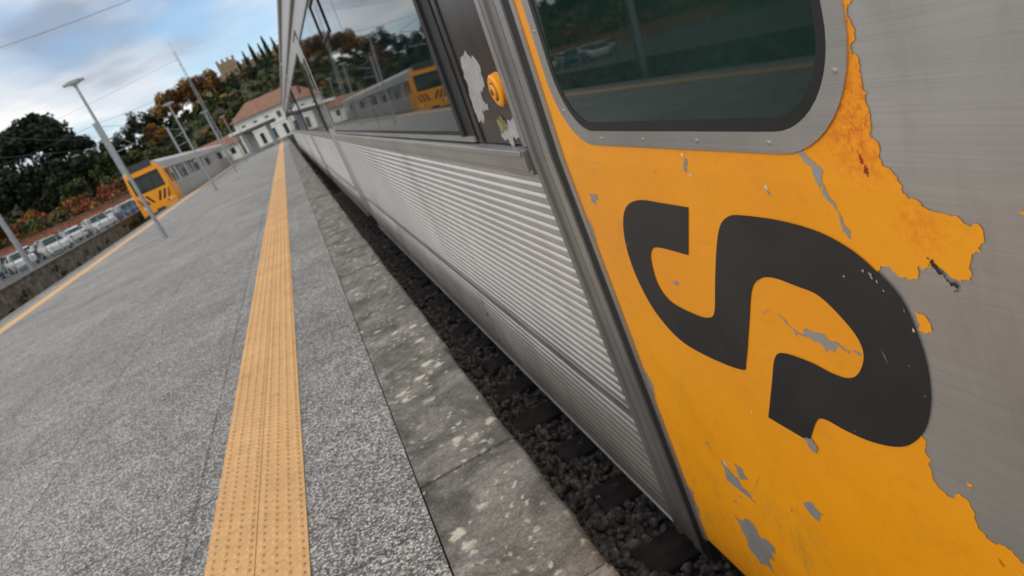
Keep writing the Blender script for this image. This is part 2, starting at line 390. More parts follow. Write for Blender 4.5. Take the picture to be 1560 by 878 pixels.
# cab window --------------------------------------------------------
fr_i=rrect(.893,1.985,1.186,2.165,.17,12)
ring_prism('cab_window_frame',fr_o,fr_i,-.01,.006,TRIM,TR)
rb_i=rrect(.915,1.963,1.208,2.143,.15,12)
ring_prism('cab_window_seal',fr_i,rb_i,-.01,.004,RUB,TR)
gl=MB('cab_window_pane',GLASS); gl.face([(SX(z)-.0022,y,z) for y,z in rb_i]); gl.build(TR)
b=MB('frame_screws',TRIM)
mid=rrect(.875,2.010,1.168,2.182,.185,12)
acc=0
for i in range(len(mid)):
    a=Vector(mid[i]);c=Vector(mid[(i+1)%len(mid)]);L=(c-a).length; 
    while acc<L:
        q=a+(c-a)*acc/L; x=SX(q.y)
        b.tube((x-.004,q.x,q.y),(x-.0080,q.x,q.y),.0055,.0045,8); b.tube((x-.0080,q.x,q.y),(x-.0085,q.x,q.y),.0045,.003,8)
        acc+=.23
    acc-=L
b.build(TR)

# door post between cab and saloon -----------------------------------
def strip(b,y0,y1,o0,o1,z0=-.5,z1=ZT-.02,m=0):
    for a,c in ((z0,1.1),(1.1,z1)):
        b.box(o0,o1,y0,y1,a,c,m,fn=lambda x,y,z:(SX(z)-x,y,z))
b=MB('door_post',[TRIM,RUB,POST,UNDER])
strip(b,2.102,2.128,.0,.008,-.37,m=0)
strip(b,2.130,2.205,-.034,.001,-.5,m=1)
strip(b,2.207,2.262,-.034,.008,-.5,m=0)
strip(b,2.264,2.285,-.034,-.002,-.5,m=1)
strip(b,2.287,2.352,-.034,.002,-.5,m=2)
strip(b,2.354,2.392,-.034,.013,-.5,m=2)
strip(b,2.394,2.432,-.034,-.012,-.5,m=1)
b.build(TR)

def flank(y0,y1,first=False):
    d0=y0+9.9; d1=d0+1.5
    secs=[(y0,d0),(d1,y1)]
    for k,(a,c) in enumerate(secs):
        sl=[4.95,9.0] if first and k==0 else [a+3,a+6.5]
        ribs('corrugated_panel',a+.02,c-.02,.055,1.03,.0433,.0095,-.010,TR)
        ribs('corrugated_skirt',a+.02,c-.02,-.50,.015,.0433,.0095,-.018,TR,slots=sl)
        b=MB('waist_rail',[TRIM,RUB])
        b.box(-.03,.030,a,c,1.050,1.122,0,fn=W(0)); b.box(.030,.038,a,c,1.104,1.126,0,fn=W(0)); b.box(-.03,.018,a,c,1.028,1.050,0,fn=W(0))
        b.box(-.03,.000,a,c,.014,.056,0,fn=W(0)); b.box(-.03,.000,a,c,-.515,-.499,0,fn=W(0))
        b.build(TR,bevel=.003)
        if first:
            sb=MB('skirt_latches',[UNDER])
            for s_ in sl:
                for q in range(4): sb.box(-.018,-.0085,s_-.015,s_+.015,-.44+q*.11,-.42+q*.11,0,fn=W(0))
            sb.build(TR)
        wa=a+.75 if (first and k==0) else a+.3; wc=c-.3
        fb=MB('window_band',[RUB,TRIM,BROWN]); 
        fb.box(-.03,-.004,wa-.05,wc+.05,1.135,2.56,0,fn=W(0))
        fb.box(-.004,.006,wa-.05,wc+.05,1.135,1.158,1,fn=W(0)); fb.box(-.004,.004,wa-.05,wc+.05,2.53,2.56,1,fn=W(0))
        fb.box(-.004,.010,wa+.10,wa+.16,1.158,2.53,0,fn=W(0))
        g=MB('window_panes',PGLASS); n=max(1,int((wc-wa)/2.9)); w=(wc-wa-.16)/n
        for i in range(n):
            p0=wa+.16+i*w+.012;p1=wa+.16+(i+1)*w-.012
            g.face([(SX(z)+.0022,y,z) for y,z in ((p0,1.180),(p1,1.180),(p1,2.50),(p0,2.50))])
            if i%2==1 or not first:
                h0,h1=p0+.9,p0+1.9
                for q in ((h0,h1,2.10,2.125),(h0,h1,2.455,2.48),(h0,h0+.03,2.125,2.455),(h1-.03,h1,2.125,2.455)):
                    fb.box(-.004,.010,q[0],q[1],q[2],q[3],0,fn=W(0))
        fb.build(TR); g.build(TR)
    b=MB('sliding_door',[STEEL,RUB,PGLASS,TRIM])
    b.box(-.034,-.026,d0,d1,-.45,2.75,1,fn=W(0))
    for q0,q1 in ((d0+.04,(d0+d1)/2-.015),((d0+d1)/2+.015,d1-.04)):
        for za,zb in ((-.40,1.1),(1.1,2.68)):
            b.box(-.026,-.012,q0,q1,za,zb,0,fn=W(0))
        b.box(-.012,-.009,q0+.12,q1-.12,1.2,2.35,1,fn=W(0))
        b.face([(SX(z)+.0065,y,z) for y,z in ((q0+.15,1.23),(q1-.15,1.23),(q1-.15,2.32),(q0+.15,2.32))],2)
    b.build(TR)
    b=MB('cornice_strip',[TRIM]); b.box(-.03,.012,y0,y1,2.86,2.90,0,fn=W(0)); b.box(-.03,.02,y0,y1,ZT-.05,ZT-.01,0,fn=W(0)); b.build(TR)
flank(2.43,24.1,True)
for a,c in cars: flank(a+.1,c-.1)
b=MB('pocket_panel',[BROWN,TRIM,RUB])
b.box(-.03,-.010,2.46,3.12,1.13,2.8,0,fn=W(0))
b.box(-.03,.004,2.43,2.475,1.13,2.8,1,fn=W(0))
b.box(-.01,-.004,3.02,3.05,1.13,2.8,2,fn=W(0))
b.build(TR)
pa=[(2.967,1.450),(2.788,1.460),(2.716,1.405),(2.828,1.337),(2.781,1.285),(2.913,1.222),(3.107,1.216),(3.108,1.295),(2.970,1.358)]
sheet('peeled_patch',ragged([(min(p[0],3.01),p[1]) for p in pa],.32,4,seed=8,minlen=.006),[],-.0085,GREYP,TR)
sheet('peeled_patch',ragged([(2.62,1.20),(2.50,1.22),(2.50,1.14),(2.70,1.14),(2.74,1.17)],.3,4,seed=11),[],-.0085,GREYP,TR)
sheet('yellowish_patch',ragged([(2.74,1.215),(2.66,1.235),(2.62,1.21),(2.66,1.185),(2.73,1.18)],.35,3,seed=12),[],-.0075,simple('dull_yellow',(.22,.19,.07),.5,0,.6,40),TR)  # small ragged dull-yellow patch on the brown panel
b=MB('door_open_button',[YEL,DGREY,TRIM])
x=SX(1.331)
def disc(r0,r1,o0,o1,m,n=28): b.tube((x-o0,2.545,1.331),(x-o1,2.545,1.331),r0,r1,n,m)
disc(.060,.058,-.012,.012,0); disc(.058,.050,.012,.018,0); disc(.034,.033,.018,.0195,1); disc(.028,.026,.0195,.026,0); disc(.012,.011,.026,.028,1)
b.build(TR,bevel=0)
b=MB('underframe',[UNDER,RUST])
for a,c in [(-.7,24.1)]+cars:
    b.box(.80,3.5,a,c,-.42,-.30,0); 
    for k in range(6):
        q=a+3.5+k*2.8; b.box(.92+U(0,.2),3.3,q,q+U(1,2.2),-.75,-.42,0)
    for q in (a+3.0,c-4.5):
        b.box(.95,3.35,q-1.2,q+1.2,-.70,-.45,0)
        for yy in (q-.95,q+.95):
            for xx in (1.27,2.97):
                b.tube((xx,yy,-.46),(xx+.13,yy,-.46),.44,.44,20,1)
b.build(TR)
b=MB('cab_front',[YEL,GLASS,DGREY])
b.box(.82,3.5,-1.05,-.9,-.3,2.9,0); b.box(1.0,3.3,-1.07,-1.05,1.3,2.5,1); b.box(1.0,3.3,-1.2,-1.05,-.6,-.3,2)
b.build(TR,bevel=.02)
b=MB('roof_equipment',[DGREY])
for a,c in [(2,24)]+cars: b.box(1.5,2.8,a+2,a+4.5,ZT+.30,ZT+.55); b.box(1.5,2.8,c-5,c-2.5,ZT+.30,ZT+.52)
b.build(TR,bevel=.04)

# ---------------------------------------------------------------- platform
PL=empty('station_platform',(-4,60,0))
Y0,Y1=-14,150
b=MB('platform_slab',AGG)
b.face([(-8.35,Y0,0),(-.173,Y0,0),(-.173,Y1,0),(-8.35,Y1,0)]); b.build(PL,fix=False)
b=MB('platform_walls',CONC)
b.box(-8.72,.235,Y0,Y1,-1.2,-.17); b.build(PL)
def coping(x0,x1,name):
    b=MB(name,COP); first=[.62,1.83,2.80,4.18,5.35]
    ys=[-13.9]
    while ys[-1]<.0: ys.append(ys[-1]+U(1.0,1.35))
    ys[-1]=-.5
    ys+=first
    while ys[-1]<Y1: ys.append(ys[-1]+U(1.0,1.4))
    for a,c in zip(ys[:-1],ys[1:]):
        e=U(-.008,.008); dz=U(-.005,.004)
        n=6
        i=len(b.v)
        for k in range(n+1):
            y=a+.006+(c-a-.012)*k/n; j=e+U(-.005,.004); w=.010+U(0,.010)
            b.v+=[(x0,y,dz),(x1+j-w,y,dz),(x1+j,y,dz-w*.8),(x1+j,y,-.19),(x0,y,-.19)]
        for k in range(n):
            q=i+5*k
            for s in range(5): b.f.append((q+s,q+(s+1)%5,q+5+(s+1)%5,q+5+s)); b.mi.append(0)
        b.f.append(tuple(i+s for s in range(5))); b.mi.append(0); b.f.append(tuple(i+5*n+s for s in range(5))); b.mi.append(0)
    return b.build(PL,bevel=.004)
coping(-.167,.275,'edge_coping')
b=MB('edge_coping',COP); y=-13.9
while y<Y1: b.box(-8.80,-8.356,y+.005,y+1.215,-.19,U(-.003,.002)); y+=1.22
b.build(PL,bevel=.008)
b=MB('joint_fill',UNDER); b.box(-8.6,.22,Y0,Y1,-.18,-.014); b.build(PL)
b=MB('tactile_strip',[TAC,RUB])
for x0,x1 in ((-1.127,-.896),(-.892,-.661),(-7.87,-7.64),(-7.636,-7.40)):
    y=-13
    while y<148:
        L=.465 if y<30 else 3.0
        b.box(x0,x1,y+.0015,y+L-.0015,-.01,.005); y+=L
b.build(PL,bevel=0)
b=MB('tactile_domes',TAC)
def dome(x,y,r,h,z,n=10):
    i=len(b.v)
    for rr,hh in ((r,0),(r*.86,h*.62),(r*.55,h*.95)):
        for k in range(n):
            t=2*math.pi*k/n; b.v.append((x+rr*math.cos(t),y+rr*math.sin(t),z+hh))
    b.v.append((x,y,z+h))
    for q in range(2):
        for k in range(n):
            b.f.append((i+q*n+k,i+q*n+(k+1)%n,i+(q+1)*n+(k+1)%n,i+(q+1)*n+k)); b.mi.append(0)
    for k in range(n): b.f.append((i+2*n+k,i+2*n+(k+1)%n,i+3*n)); b.mi.append(0)
y=.03
while y<28:
    for k in range(8):
        xx=-1.127+.029+k*.058+(.001 if k>3 else 0)
        dome(xx,y,.0135,.008,.005,10 if y<8 else 6)
    y+=.0581
b.build(PL,smooth=True,fix=False)

# ---------------------------------------------------------------- track beds
def clampn(x,a,b): return max(a,min(b,x))
def sst(x,a,b):
    t=clampn((x-a)/(b-a),0,1); return t*t*(3-2*t)
def H(x,y):
    if x>-13.45 and y<168 and x<60: base=-1.08
    else: base=-.32
    pk=[(-200,20),(-110,17),(-70,15),(-45,14),(-22,18),(0,23),(40,26),(120,26),(400,20)]
    u=x/max(y,120)*250
    for (xa,ha),(xb,hb) in zip(pk[:-1],pk[1:]):
        if xa<=u<=xb: t=(u-xa)/(xb-xa); t=t*t*(3-2*t); hh=ha+(hb-ha)*t; break
    else: hh=22
    h=hh*sst(y,182,285)
    h=max(h,22*sst(-x,78,170))
    n=noise.noise(Vector((x*.02,y*.02,3)))*3*min(1,h/8)
    return base+h+n
xs=sorted(set([-700,-500,-380]+[-300+i*12 for i in range(17)]+[-100+i*7 for i in range(13)]+[-13.6,-13.3,-6,0,6,14]+[20+i*12 for i in range(20)]+[320,450,700]))
ys=[-400,-200,-100,-60,-30,-10,0,20,40,60,80,100,120,140,160,168.5,176]+[184+i*8 for i in range(18)]+[350,420,550,900]
b=MB('ground',TER)
for y in ys:
    for x in xs: b.v.append((x,y,H(x,y)))
n=len(xs)
for j in range(len(ys)-1):
    for i in range(n-1):
        q=j*n+i; b.f.append((q,q+1,q+n+1,q+n)); b.mi.append(0)
b.build(smooth=False,fix=False)
b=MB('parking_lot_asphalt',ASPH); b.face([(-62,8,-.29),(-14.2,8,-.29),(-14.2,118,-.29),(-62,118,-.29)]); b.build(fix=False)
for xc,nm in ((2.15,'railway_track'),(-10.55,'railway_track')):
    e=empty(nm,(xc,0,-1.05))
    b=MB('rails',RUST)
    for s in (-.834,.834):
        b.box(xc+s-.035,xc+s+.035,-30,150,-.94,-.90); b.box(xc+s-.010,xc+s+.010,-30,150,-1.03,-.94); b.box(xc+s-.065,xc+s+.065,-30,150,-1.045,-1.03)
    b.build(e)
    b=MB('sleepers',SLEEP); y=-20.15
    while y<150:
        b.box(xc-1.58+U(-.08,.08),xc+1.5,y,y+.25,-1.15,-1.000+U(-.015,.005)); y+=.62
    b.build(e,bevel=.01)
    b=MB('ballast_bed',BAL); b.face([(xc-1.85 if xc>0 else -13.3,-30,-1.065),(xc+2.6 if xc>0 else -8.75,-30,-1.065),(xc+2.6 if xc>0 else -8.75,150,-1.065),(xc-1.85 if xc>0 else -13.3,150,-1.065)]); b.build(e,fix=False)
    if xc>0:
        ico=bmesh.new(); bmesh.ops.create_icosphere(ico,subdivisions=1,radius=1); iv=[v.co.copy() for v in ico.verts]; jf=[tuple(v.index for v in f.verts) for f in ico.faces]; ico.free()
        b=MB('ballast_stones',BAL)
        for k in range(8500):
            y=1.0+24*R()**1.6; x=U(.24,1.05); s=U(.016,.042)*(1 if y<14 else 1.4); m=Matrix.Rotation(U(0,6.3),3,'Z')@Matrix.Rotation(U(0,6.3),3,'X')
            if ((y+20.15)%.62)<.25 and x>.60 and R()<.85: continue
            sx,sy,sz=s*U(.7,1.3),s*U(.7,1.2),s*U(.55,.95); i=len(b.v)
            z=-1.05+U(0,.035)
            for p in iv:
                q=m@Vector((p.x*sx*U(.8,1.15),p.y*sy*U(.8,1.15),p.z*sz*U(.8,1.15))); b.v.append((x+q.x,y+q.y,z+q.z))
            for f in jf: b.f.append((i+f[0],i+f[1],i+f[2])); b.mi.append(0)
        b.build(e,fix=False)
b=MB('retaining_wall',[WALLS,CONC]); b.box(-13.62,-13.30,-30,150,-1.1,.18,0)
y=-30
while y<150: b.box(-13.68,-13.24,y,y+1.96,.18,.28,1); y+=2
b.build(bevel=.02)
b=MB('wire_mesh_fence',GALV); y=0
while y<112:
    b.tube((-14.0,y,-.3),(-14.0,y,1.25),.035,n=6); y+=2.5
for z in (.35,.6,.85,1.2): b.tube((-14.0,0,z),(-14.0,112,z),.010,n=4)
y=20
while y<80: b.tube((-14.0,y,.3),(-14.0,y,1.2),.006,n=3,cap=False); y+=.3
b.build(fix=False)

# ---------------------------------------------------------------- second train
T2X,T2Y=-10.55,60.8
T2=empty('passenger_train',(T2X,T2Y,-.9))
def sx2(z): return T2X-1.42+ (.0 if z<1.1 else .05*(z-1.1))
for a_,c_ in ((.35,23),(23.6,46),(46.6,69)): body_shell('car_body',T2Y+a_,T2Y+c_,0,T2,T2X,sx2,STEEL,3.0,.38)
b=MB('cab_nose',[YEL])
def secn(y,s,dz=0):
    hw=1.44*s
    prof=[(-hw,-.35),(-hw,.6),(-hw,1.6),(-hw+.08,2.5),(-hw+.16,2.85),(-hw+.40,3.12-dz),(-hw*.45,3.30-dz),(0,3.38-dz)]
    full=prof+[(-x,z) for x,z in prof[::-1][1:]]
    return [(T2X+x,y,z) for x,z in full]
L=[secn(T2Y+2.6,1.006),secn(T2Y+.35,1.0),secn(T2Y+.1,.975,.03),secn(T2Y,.93,.08)]
for s_ in L: b.v+=s_
m_=len(L[0])
for j in range(3):
    for k in range(m_-1): q=j*m_+k; b.f.append((q,q+1,q+m_+1,q+m_)); b.mi.append(0)
b.f.append(tuple(3*m_+k for k in range(m_))); b.mi.append(0)
b.build(T2)
b=MB('front_details',[BLK,GLASS,YEL,LAMPW,DGREY,simple('red_lamp',(.35,.02,.02),.3)])
fy=T2Y
b.box(T2X-1.12,T2X+1.12,fy-.02,fy+.0,1.35,2.62,0)
for x0,x1 in ((-1.06,-.40),(-.34,.34),(.40,1.06)): b.box(T2X+x0,T2X+x1,fy-.03,fy-.02,1.45,2.35,1)
z0,z1=.45,1.12
for sgn in (-1,1):
    for k in range(4):
        a=.12+k*.36; pts=[(a,z0),(a+.18,z0),(a+.18+.34,z1),(a+.34,z1)]
        b.face([(T2X+sgn*min(1.25,x),fy-.006,z) for x,z in pts],0)
for x in (-1.0,1.0):
    b.tube((T2X+x,fy-.05,.25),(T2X+x,fy,.25),.11,.11,14,3); b.tube((T2X+x*.78,fy-.04,.25),(T2X+x*.78,fy,.25),.08,.08,12,5)
b.box(T2X-1.3,T2X+1.3,fy-.10,fy+.3,-.42,-.22,4); b.box(T2X-.25,T2X+.25,fy-.45,fy,-.40,-.02,4); b.box(T2X-.9,T2X+.9,fy-.03,fy+.3,2.98,3.50,4)
b.box(T2X-1.2,T2X+1.2,fy+.0,fy+.2,-.78,-.42,4)
b.build(T2,bevel=.008)
b=MB('side_windows',[PGLASS,TRIM,UNDER,RUB,YEL])
for c0,c1 in ((T2Y+2.8,T2Y+22.6),(T2Y+24,T2Y+45.6),(T2Y+47,T2Y+68.6)):
    for s in (-1,1):
        xo=T2X+s*1.42
        def bx(y0,y1,z0,z1,p,m): 
            a,c=(xo-.03,xo+p) if s>0 else (xo-p,xo+.03); b.box(a,c,y0,y1,z0,z1,m)
        y=c0
        while y<c1-2:
            bx(y+.15,y+1.95,1.25,2.35,.012,0); bx(y+.08,y+2.02,1.18,1.25,.02,1); bx(y+.08,y+2.02,2.35,2.42,.02,3); y+=2.15
        for k in range(9): bx(c0,c1,.02+k*.12,.08+k*.12,.022,1)
    b.box(T2X-1.25,T2X+1.25,c0,c1,-.8,-.3,2)
b.box(T2X+1.40,T2X+1.447,T2Y+1.2,T2Y+2.0,1.35,2.4,3)
b.build(T2)

# ---------------------------------------------------------------- lamps, masts, wires
def lamp(x,y,h=4.85):
    e=empty('street_lamp',(x,y,0)); b=MB('pole',[GALV,DGREY])
    b.box(x-.16,x+.16,y-.16,y+.16,0,.02,0); b.tube((x,y,.02),(x,y,.45),.075,.07,12); b.tube((x,y,.45),(x,y,h),.06,.038,12)
    b.build(e)
    b=MB('lantern',[GALV,LAMPW])
    b.tube((x,y,h-.05),(x,y,h+.06),.06,.06,10)
    b.box(x-.17,x+.17,y-.10,y+.10,h+.04,h+.14,0); b.box(x-.14,x+.14,y-.08,y+.08,h+.02,h+.04,1)
    b.box(x-.30,x-.17,y-.07,y+.07,h+.05,h+.12,0); b.box(x+.17,x+.30,y-.07,y+.07,h+.05,h+.12,0)
    b.build(e,bevel=.015)
for k in range(6): lamp(-4.55,5.8+18.5*k if k else 5.6)
def mast(x,y,h,arm):
    e=empty('catenary_mast',(x,y,-1)); b=MB('mast',GALV)
    b.box(x-.13,x+.13,y-.12,y-.10,-1,h); b.box(x-.13,x+.13,y+.10,y+.12,-1,h); b.box(x-.012,x+.012,y-.10,y+.10,-1,h)
    b.tube((x,y,h-1.6),(x+arm,y,h-1.1),.035); b.tube((x,y,h-.3),(x+arm,y,h-1.1),.02); b.tube((x,y,h-2.6),(x+arm*.8,y,h-2.5),.03); b.tube((x+arm*.4,y,h-1.4),(x+arm*.8,y,h-2.5),.02)
    b.build(e)
    b=MB('insulators',BROWN)
    for q in range(5): b.tube((x+.25+q*.07,y,h-1.55+.02*q),(x+.28+q*.07,y,h-1.55+.02*q),.075,.075,8)
    b.build(e)
mast(-12.6,66,7.6,2.2); mast(-12.6,104,7.4,2.2); mast(-12.6,28,7.4,2.2)
mast(4.7,40,7,-2.4); mast(4.7,85,7,-2.4)
e=empty('lighting_pole',(-15,44.7,-.3)); b=MB('pole',[GALV,DGREY]); b.tube((-15,44.7,-.3),(-15,44.7,11),.15,.09,12); b.box(-15.5,-14.5,44.5,44.9,10.9,11.05,1); b.build(e)
e=empty('lattice_mast',(-6.4,90,0)); b=MB('lattice',GALV); x,y=-6.4,90; hw=.20; Ht=13.2
for sx_ in (-1,1):
    for sy_ in (-1,1): b.tube((x+sx_*hw,y+sy_*hw,0),(x+sx_*hw*.35,y+sy_*hw*.35,Ht),.035,.025,6)
k=0;z=.0
while z<Ht-.6:
    w0=hw*(1-.65*z/Ht);w1=hw*(1-.65*(z+.55)/Ht); s=1 if k%2 else -1
    for q in (-1,1):
        b.tube((x-s*w0,y+q*w0,z),(x+s*w1,y+q*w1,z+.55),.016,n=4); b.tube((x+q*w0,y-s*w0,z),(x+q*w1,y+s*w1,z+.55),.016,n=4)
    z+=.55;k+=1
b.tube((x,y,Ht),(x,y,Ht+1.5),.02,.01); b.build(e)
b=MB('overhead_wires',DGREY)
def wire(p,q,sag=.3,r=.012,n=10):
    p=Vector(p);q=Vector(q);prev=p
    for i in range(1,n+1):
        t=i/n; c=p.lerp(q,t)-Vector((0,0,sag*4*t*(1-t))); b.tube(prev,c,r,n=4,cap=False); prev=c
wire((-15,44.7,10.9),(6,44.7,10.9),.5,.014)
for s in (28,66): wire((-10.5,s,6.4),(-10.5,s+38,6.3),.8,.010); wire((-10.5,s,4.95),(-10.5,s+38,4.95),.05,.010)
wire((-10.5,-20,6.5),(-10.5,28,6.4),.8,.01); wire((-10.5,-20,4.95),(-10.5,28,4.95),.05,.01)
wire((-30,75,9),(-12.6,66,7.5),.4,.014); wire((-12.6,66,7.5),(4.7,60,7.6),.4,.014); wire((-40,95,12),(-6.4,90,12.5),.5,.014)
wire((2.1,-20,5.2),(2.1,85,5.2),.05,.01)
b.build(fix=False)

# ---------------------------------------------------------------- station building
e=empty('station_building',(4,176,0)); 
X0,X1,YA,YB,Z0,ZE,ZR=-8.6,17,170,183,-1.1,6.6,8.8
b=MB('walls',WHITE); b.box(X0,X1,YA,YB,Z0,ZE); b.build(e)
b=MB('roof',ROOF); o_=.7
A=[(X0-o_,YA-o_,ZE),(X1+o_,YA-o_,ZE),(X1+o_,YB+o_,ZE),(X0-o_,YB+o_,ZE)]; ym=(YA+YB)/2; r0=(X0+4,ym,ZR+.9); r1=(X1-4,ym,ZR+.9)
b.face([A[0],A[1],r1,r0]); b.face([A[1],A[2],r1]); b.face([A[2],A[3],r0,r1]); b.face([A[3],A[0],r0]); b.face(A); b.build(e,fix=False)
b=MB('windows',[DARKWIN,WOODR,DGREY])
for fl,(za,zb) in enumerate(((.3,2.6),(4.1,5.4))):
    x=X0+1.3
    while x<X1-1.5:
        b.box(x,x+.85,YA-.02,YA+.05,za,zb,0)
        for q in ((x-.12,x,za,zb),(x+.85,x+.97,za,zb),(x-.12,x+.97,zb,zb+.12),(x-.12,x+.97,za-.12,za)): b.box(q[0],q[1],YA-.07,YA+.04,q[2],q[3],1)
        x+=2.6
for y in (172,175,178,181): b.box(X0-.03,X0+.04,y,y+1,4.1,5.4,0)
b.box(X0-.1,X1+.1,YA-.12,YA,3.2,3.4,1); b.build(e)
e=empty('station_building',(-18,185,0))
b=MB('walls',[WHITE,DARKWIN]); b.box(-28,-9.6,176,188,-.4,3.0)
for k in range(6): b.box(-27+k*3,-26+k*3,175.97,176.03,1.0,2.3,1)
b.build(e)
b=MB('roof',ROOF); b.face([(-28.5,175.4,3.0),(-9.3,175.4,3.0),(-9.3,182,5.2),(-28.5,182,5.2)]); b.face([(-28.5,188.6,3.0),(-9.3,188.6,3.0),(-9.3,182,5.2),(-28.5,182,5.2)]); b.face([(-28.5,175.4,3.0),(-28.5,188.6,3.0),(-28.5,182,5.2)]); b.face([(-9.3,175.4,3.0),(-9.3,188.6,3.0),(-9.3,182,5.2)]); b.build(e,fix=False)
e=empty('platform_canopy',(-3.4,130,0))
b=MB('canopy_roof',[WOODR,GALV])
b.box(-6.6,-.3,108,152,3.55,3.62,0); b.box(-6.7,-6.6,108,152,3.35,3.72,0); b.box(-.3,-.2,108,152,3.35,3.72,0); b.box(-6.7,-.2,107.9,108,3.35,3.72,0)
for k in range(9): b.box(-6.5,-.4,109+k*5.2,109.15+k*5.2,3.35,3.55,0)
b.build(e)
b=MB('columns',GALV)
for k in range(9):
    for x in (-5.2,-1.7): b.tube((x,109.1+k*5.2,0),(x,109.1+k*5.2,3.4),.10,n=10)
b.build(e)
b=MB('connecting_concourse',[CONC]); b.box(-9,14,150.2,170,-1.09,0); b.build()

e=empty('castle',(-4,292,20)); b=MB('keep_and_walls',[CASTLE,DARKWIN])
def crenel(x0,x1,y0,y1,z0,z1):
    b.box(x0,x1,y0,y1,z0,z1); x=x0
    while x<x1-.5: b.box(x+.05,x+.95,y0,y0+.6,z1,z1+1.1); x+=1.9
crenel(-10,-3.5,288,296,14,30.0); crenel(-3.5,30,290,292,14,27.6); crenel(-24,-10,290,292,14,25.6); crenel(14,20,287,294,14,31)
for k in range(3): b.box(-8.8+k*2.0,-8.2+k*2.0,287.95,288.05,25,26.5,1)
b.build(e)

# ---------------------------------------------------------------- parked cars
def car_mesh(nm,paint):
    b=MB(nm,[paint,GLASS,RUB,LAMPW,REDP])
    st=[(-2.1,.72,.35,.70,.70,.71),(-1.95,.84,.25,.78,.80,.80),(-1.1,.88,.22,.90,.80,.92),(-.45,.88,.22,.93,.60,1.42),(.75,.88,.22,.95,.60,1.46),(1.45,.88,.22,.96,.60,1.36),(1.95,.86,.25,.95,.78,.98),(2.1,.78,.35,.80,.74,.82)]
    R_=[]
    for y,w,zb,zs,cw,zr in st:
        i=len(b.v); b.v+=[(-w*.9,y,zb),(-w,y,(zb+zs)/2),(-w,y,zs),(-cw,y,zr),(cw,y,zr),(w,y,zs),(w,y,(zb+zs)/2),(w*.9,y,zb)]; R_.append(i)
    for j in range(len(R_)-1):
        for k in range(8):
            a=R_[j];c=R_[j+1];k2=(k+1)%8; m=0
            if k in(2,4) and j in(2,3,4,5): m=1
            if k==3 and j in(2,5): m=1
            b.f.append((a+k,a+k2,c+k2,c+k)); b.mi.append(m)
    for i in (R_[0],R_[-1]): b.f.append(tuple(i+k for k in range(8))); b.mi.append(0)
    for y in (-1.3,1.3):
        for s in (-1,1): b.tube((s*.72,y,.32),(s*.90,y,.32),.32,.32,16,2); b.tube((s*.9,y,.32),(s*.91,y,.32),.18,.18,10,3)
    for s in (-1,1): b.box(s*.62-.14,s*.62+.14,-2.13,-2.0,.60,.72,3); b.box(s*.66-.12,s*.66+.12,2.0,2.13,.65,.82,4)
    o=b.build(); o.name='parked_car'; me=o.data; bpy.data.objects.remove(o); return me
cm=[car_mesh('parked_car',simple('car_paint_'+n,c,.25,0,.05)) for n,c in (('white',(.75,.75,.74)),('silver',(.42,.43,.45)),('grey',(.12,.125,.13)),('blue',(.03,.07,.16)),('red',(.30,.03,.03)),('black',(.02,.02,.02)))]
for Yr in (70,80,90,100,110):
    x=-16.5 if Yr>75 else -21
    while x>-.42*Yr-2:
        if R()<.86:
            o=bpy.data.objects.new('parked_car',random.choices(cm,[6,4,2,1.2,.8,1.5])[0]); COL.objects.link(o)
            o.location=(x+U(-.15,.15),Yr+U(-.3,.3),-.285); o.rotation_euler=(0,0,random.choice([0,math.pi])+.5+U(-.04,.04)); o.scale=(1,U(.95,1.05),U(.95,1.1))
        x-=2.9
b=MB('boundary_wall',[BRICKW,CONC]); b.box(-85,-15,119.5,119.9,-.4,2.0,0); b.box(-85,-15,119.4,120.0,2.0,2.12,1); b.build()

# ---------------------------------------------------------------- vegetation
def quadleaf(b,p,s,col):
    a=Vector((U(-1,1),U(-1,1),U(-1,1))).normalized(); c=a.orthogonal().normalized(); d=a.cross(c); p=Vector(p)
    c*=s*U(.6,1.2); d*=s*U(.5,1)
    b.face([p+c,p+d*.8,p-c,p-d*.9]); b.cols.append(col)
GR=[(.045,.07,.020),(.06,.085,.026),(.035,.055,.018),(.09,.10,.035)]; DK=[(.014,.028,.012),(.020,.036,.016),(.028,.046,.020)]
AU=[(.20,.085,.022),(.28,.13,.025),(.15,.06,.020),(.26,.17,.035)]; RD=[(.22,.065,.025),(.28,.09,.03),(.14,.05,.03),(.32,.14,.035)]
def crown(b,cx,cy,cz,rx,ry,rz,n,pal,s,lumps=9):
    L=[]
    for _ in range(lumps):
        a=U(0,6.28);h=U(-.7,.8);r=math.sqrt(max(0,1-h*h))*U(.35,.85)
        L.append((cx+rx*r*math.cos(a),cy+ry*r*math.sin(a),cz+rz*h*.8,U(.28,.5),random.choice(pal),U(.6,1.35)))
    for i in range(n):
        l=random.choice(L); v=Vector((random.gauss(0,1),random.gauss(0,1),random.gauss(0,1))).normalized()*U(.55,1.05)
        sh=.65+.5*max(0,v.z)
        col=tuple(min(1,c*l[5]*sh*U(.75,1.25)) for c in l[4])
        quadleaf(b,(l[0]+v.x*rx*l[3],l[1]+v.y*ry*l[3],l[2]+v.z*rz*l[3]),s,col)
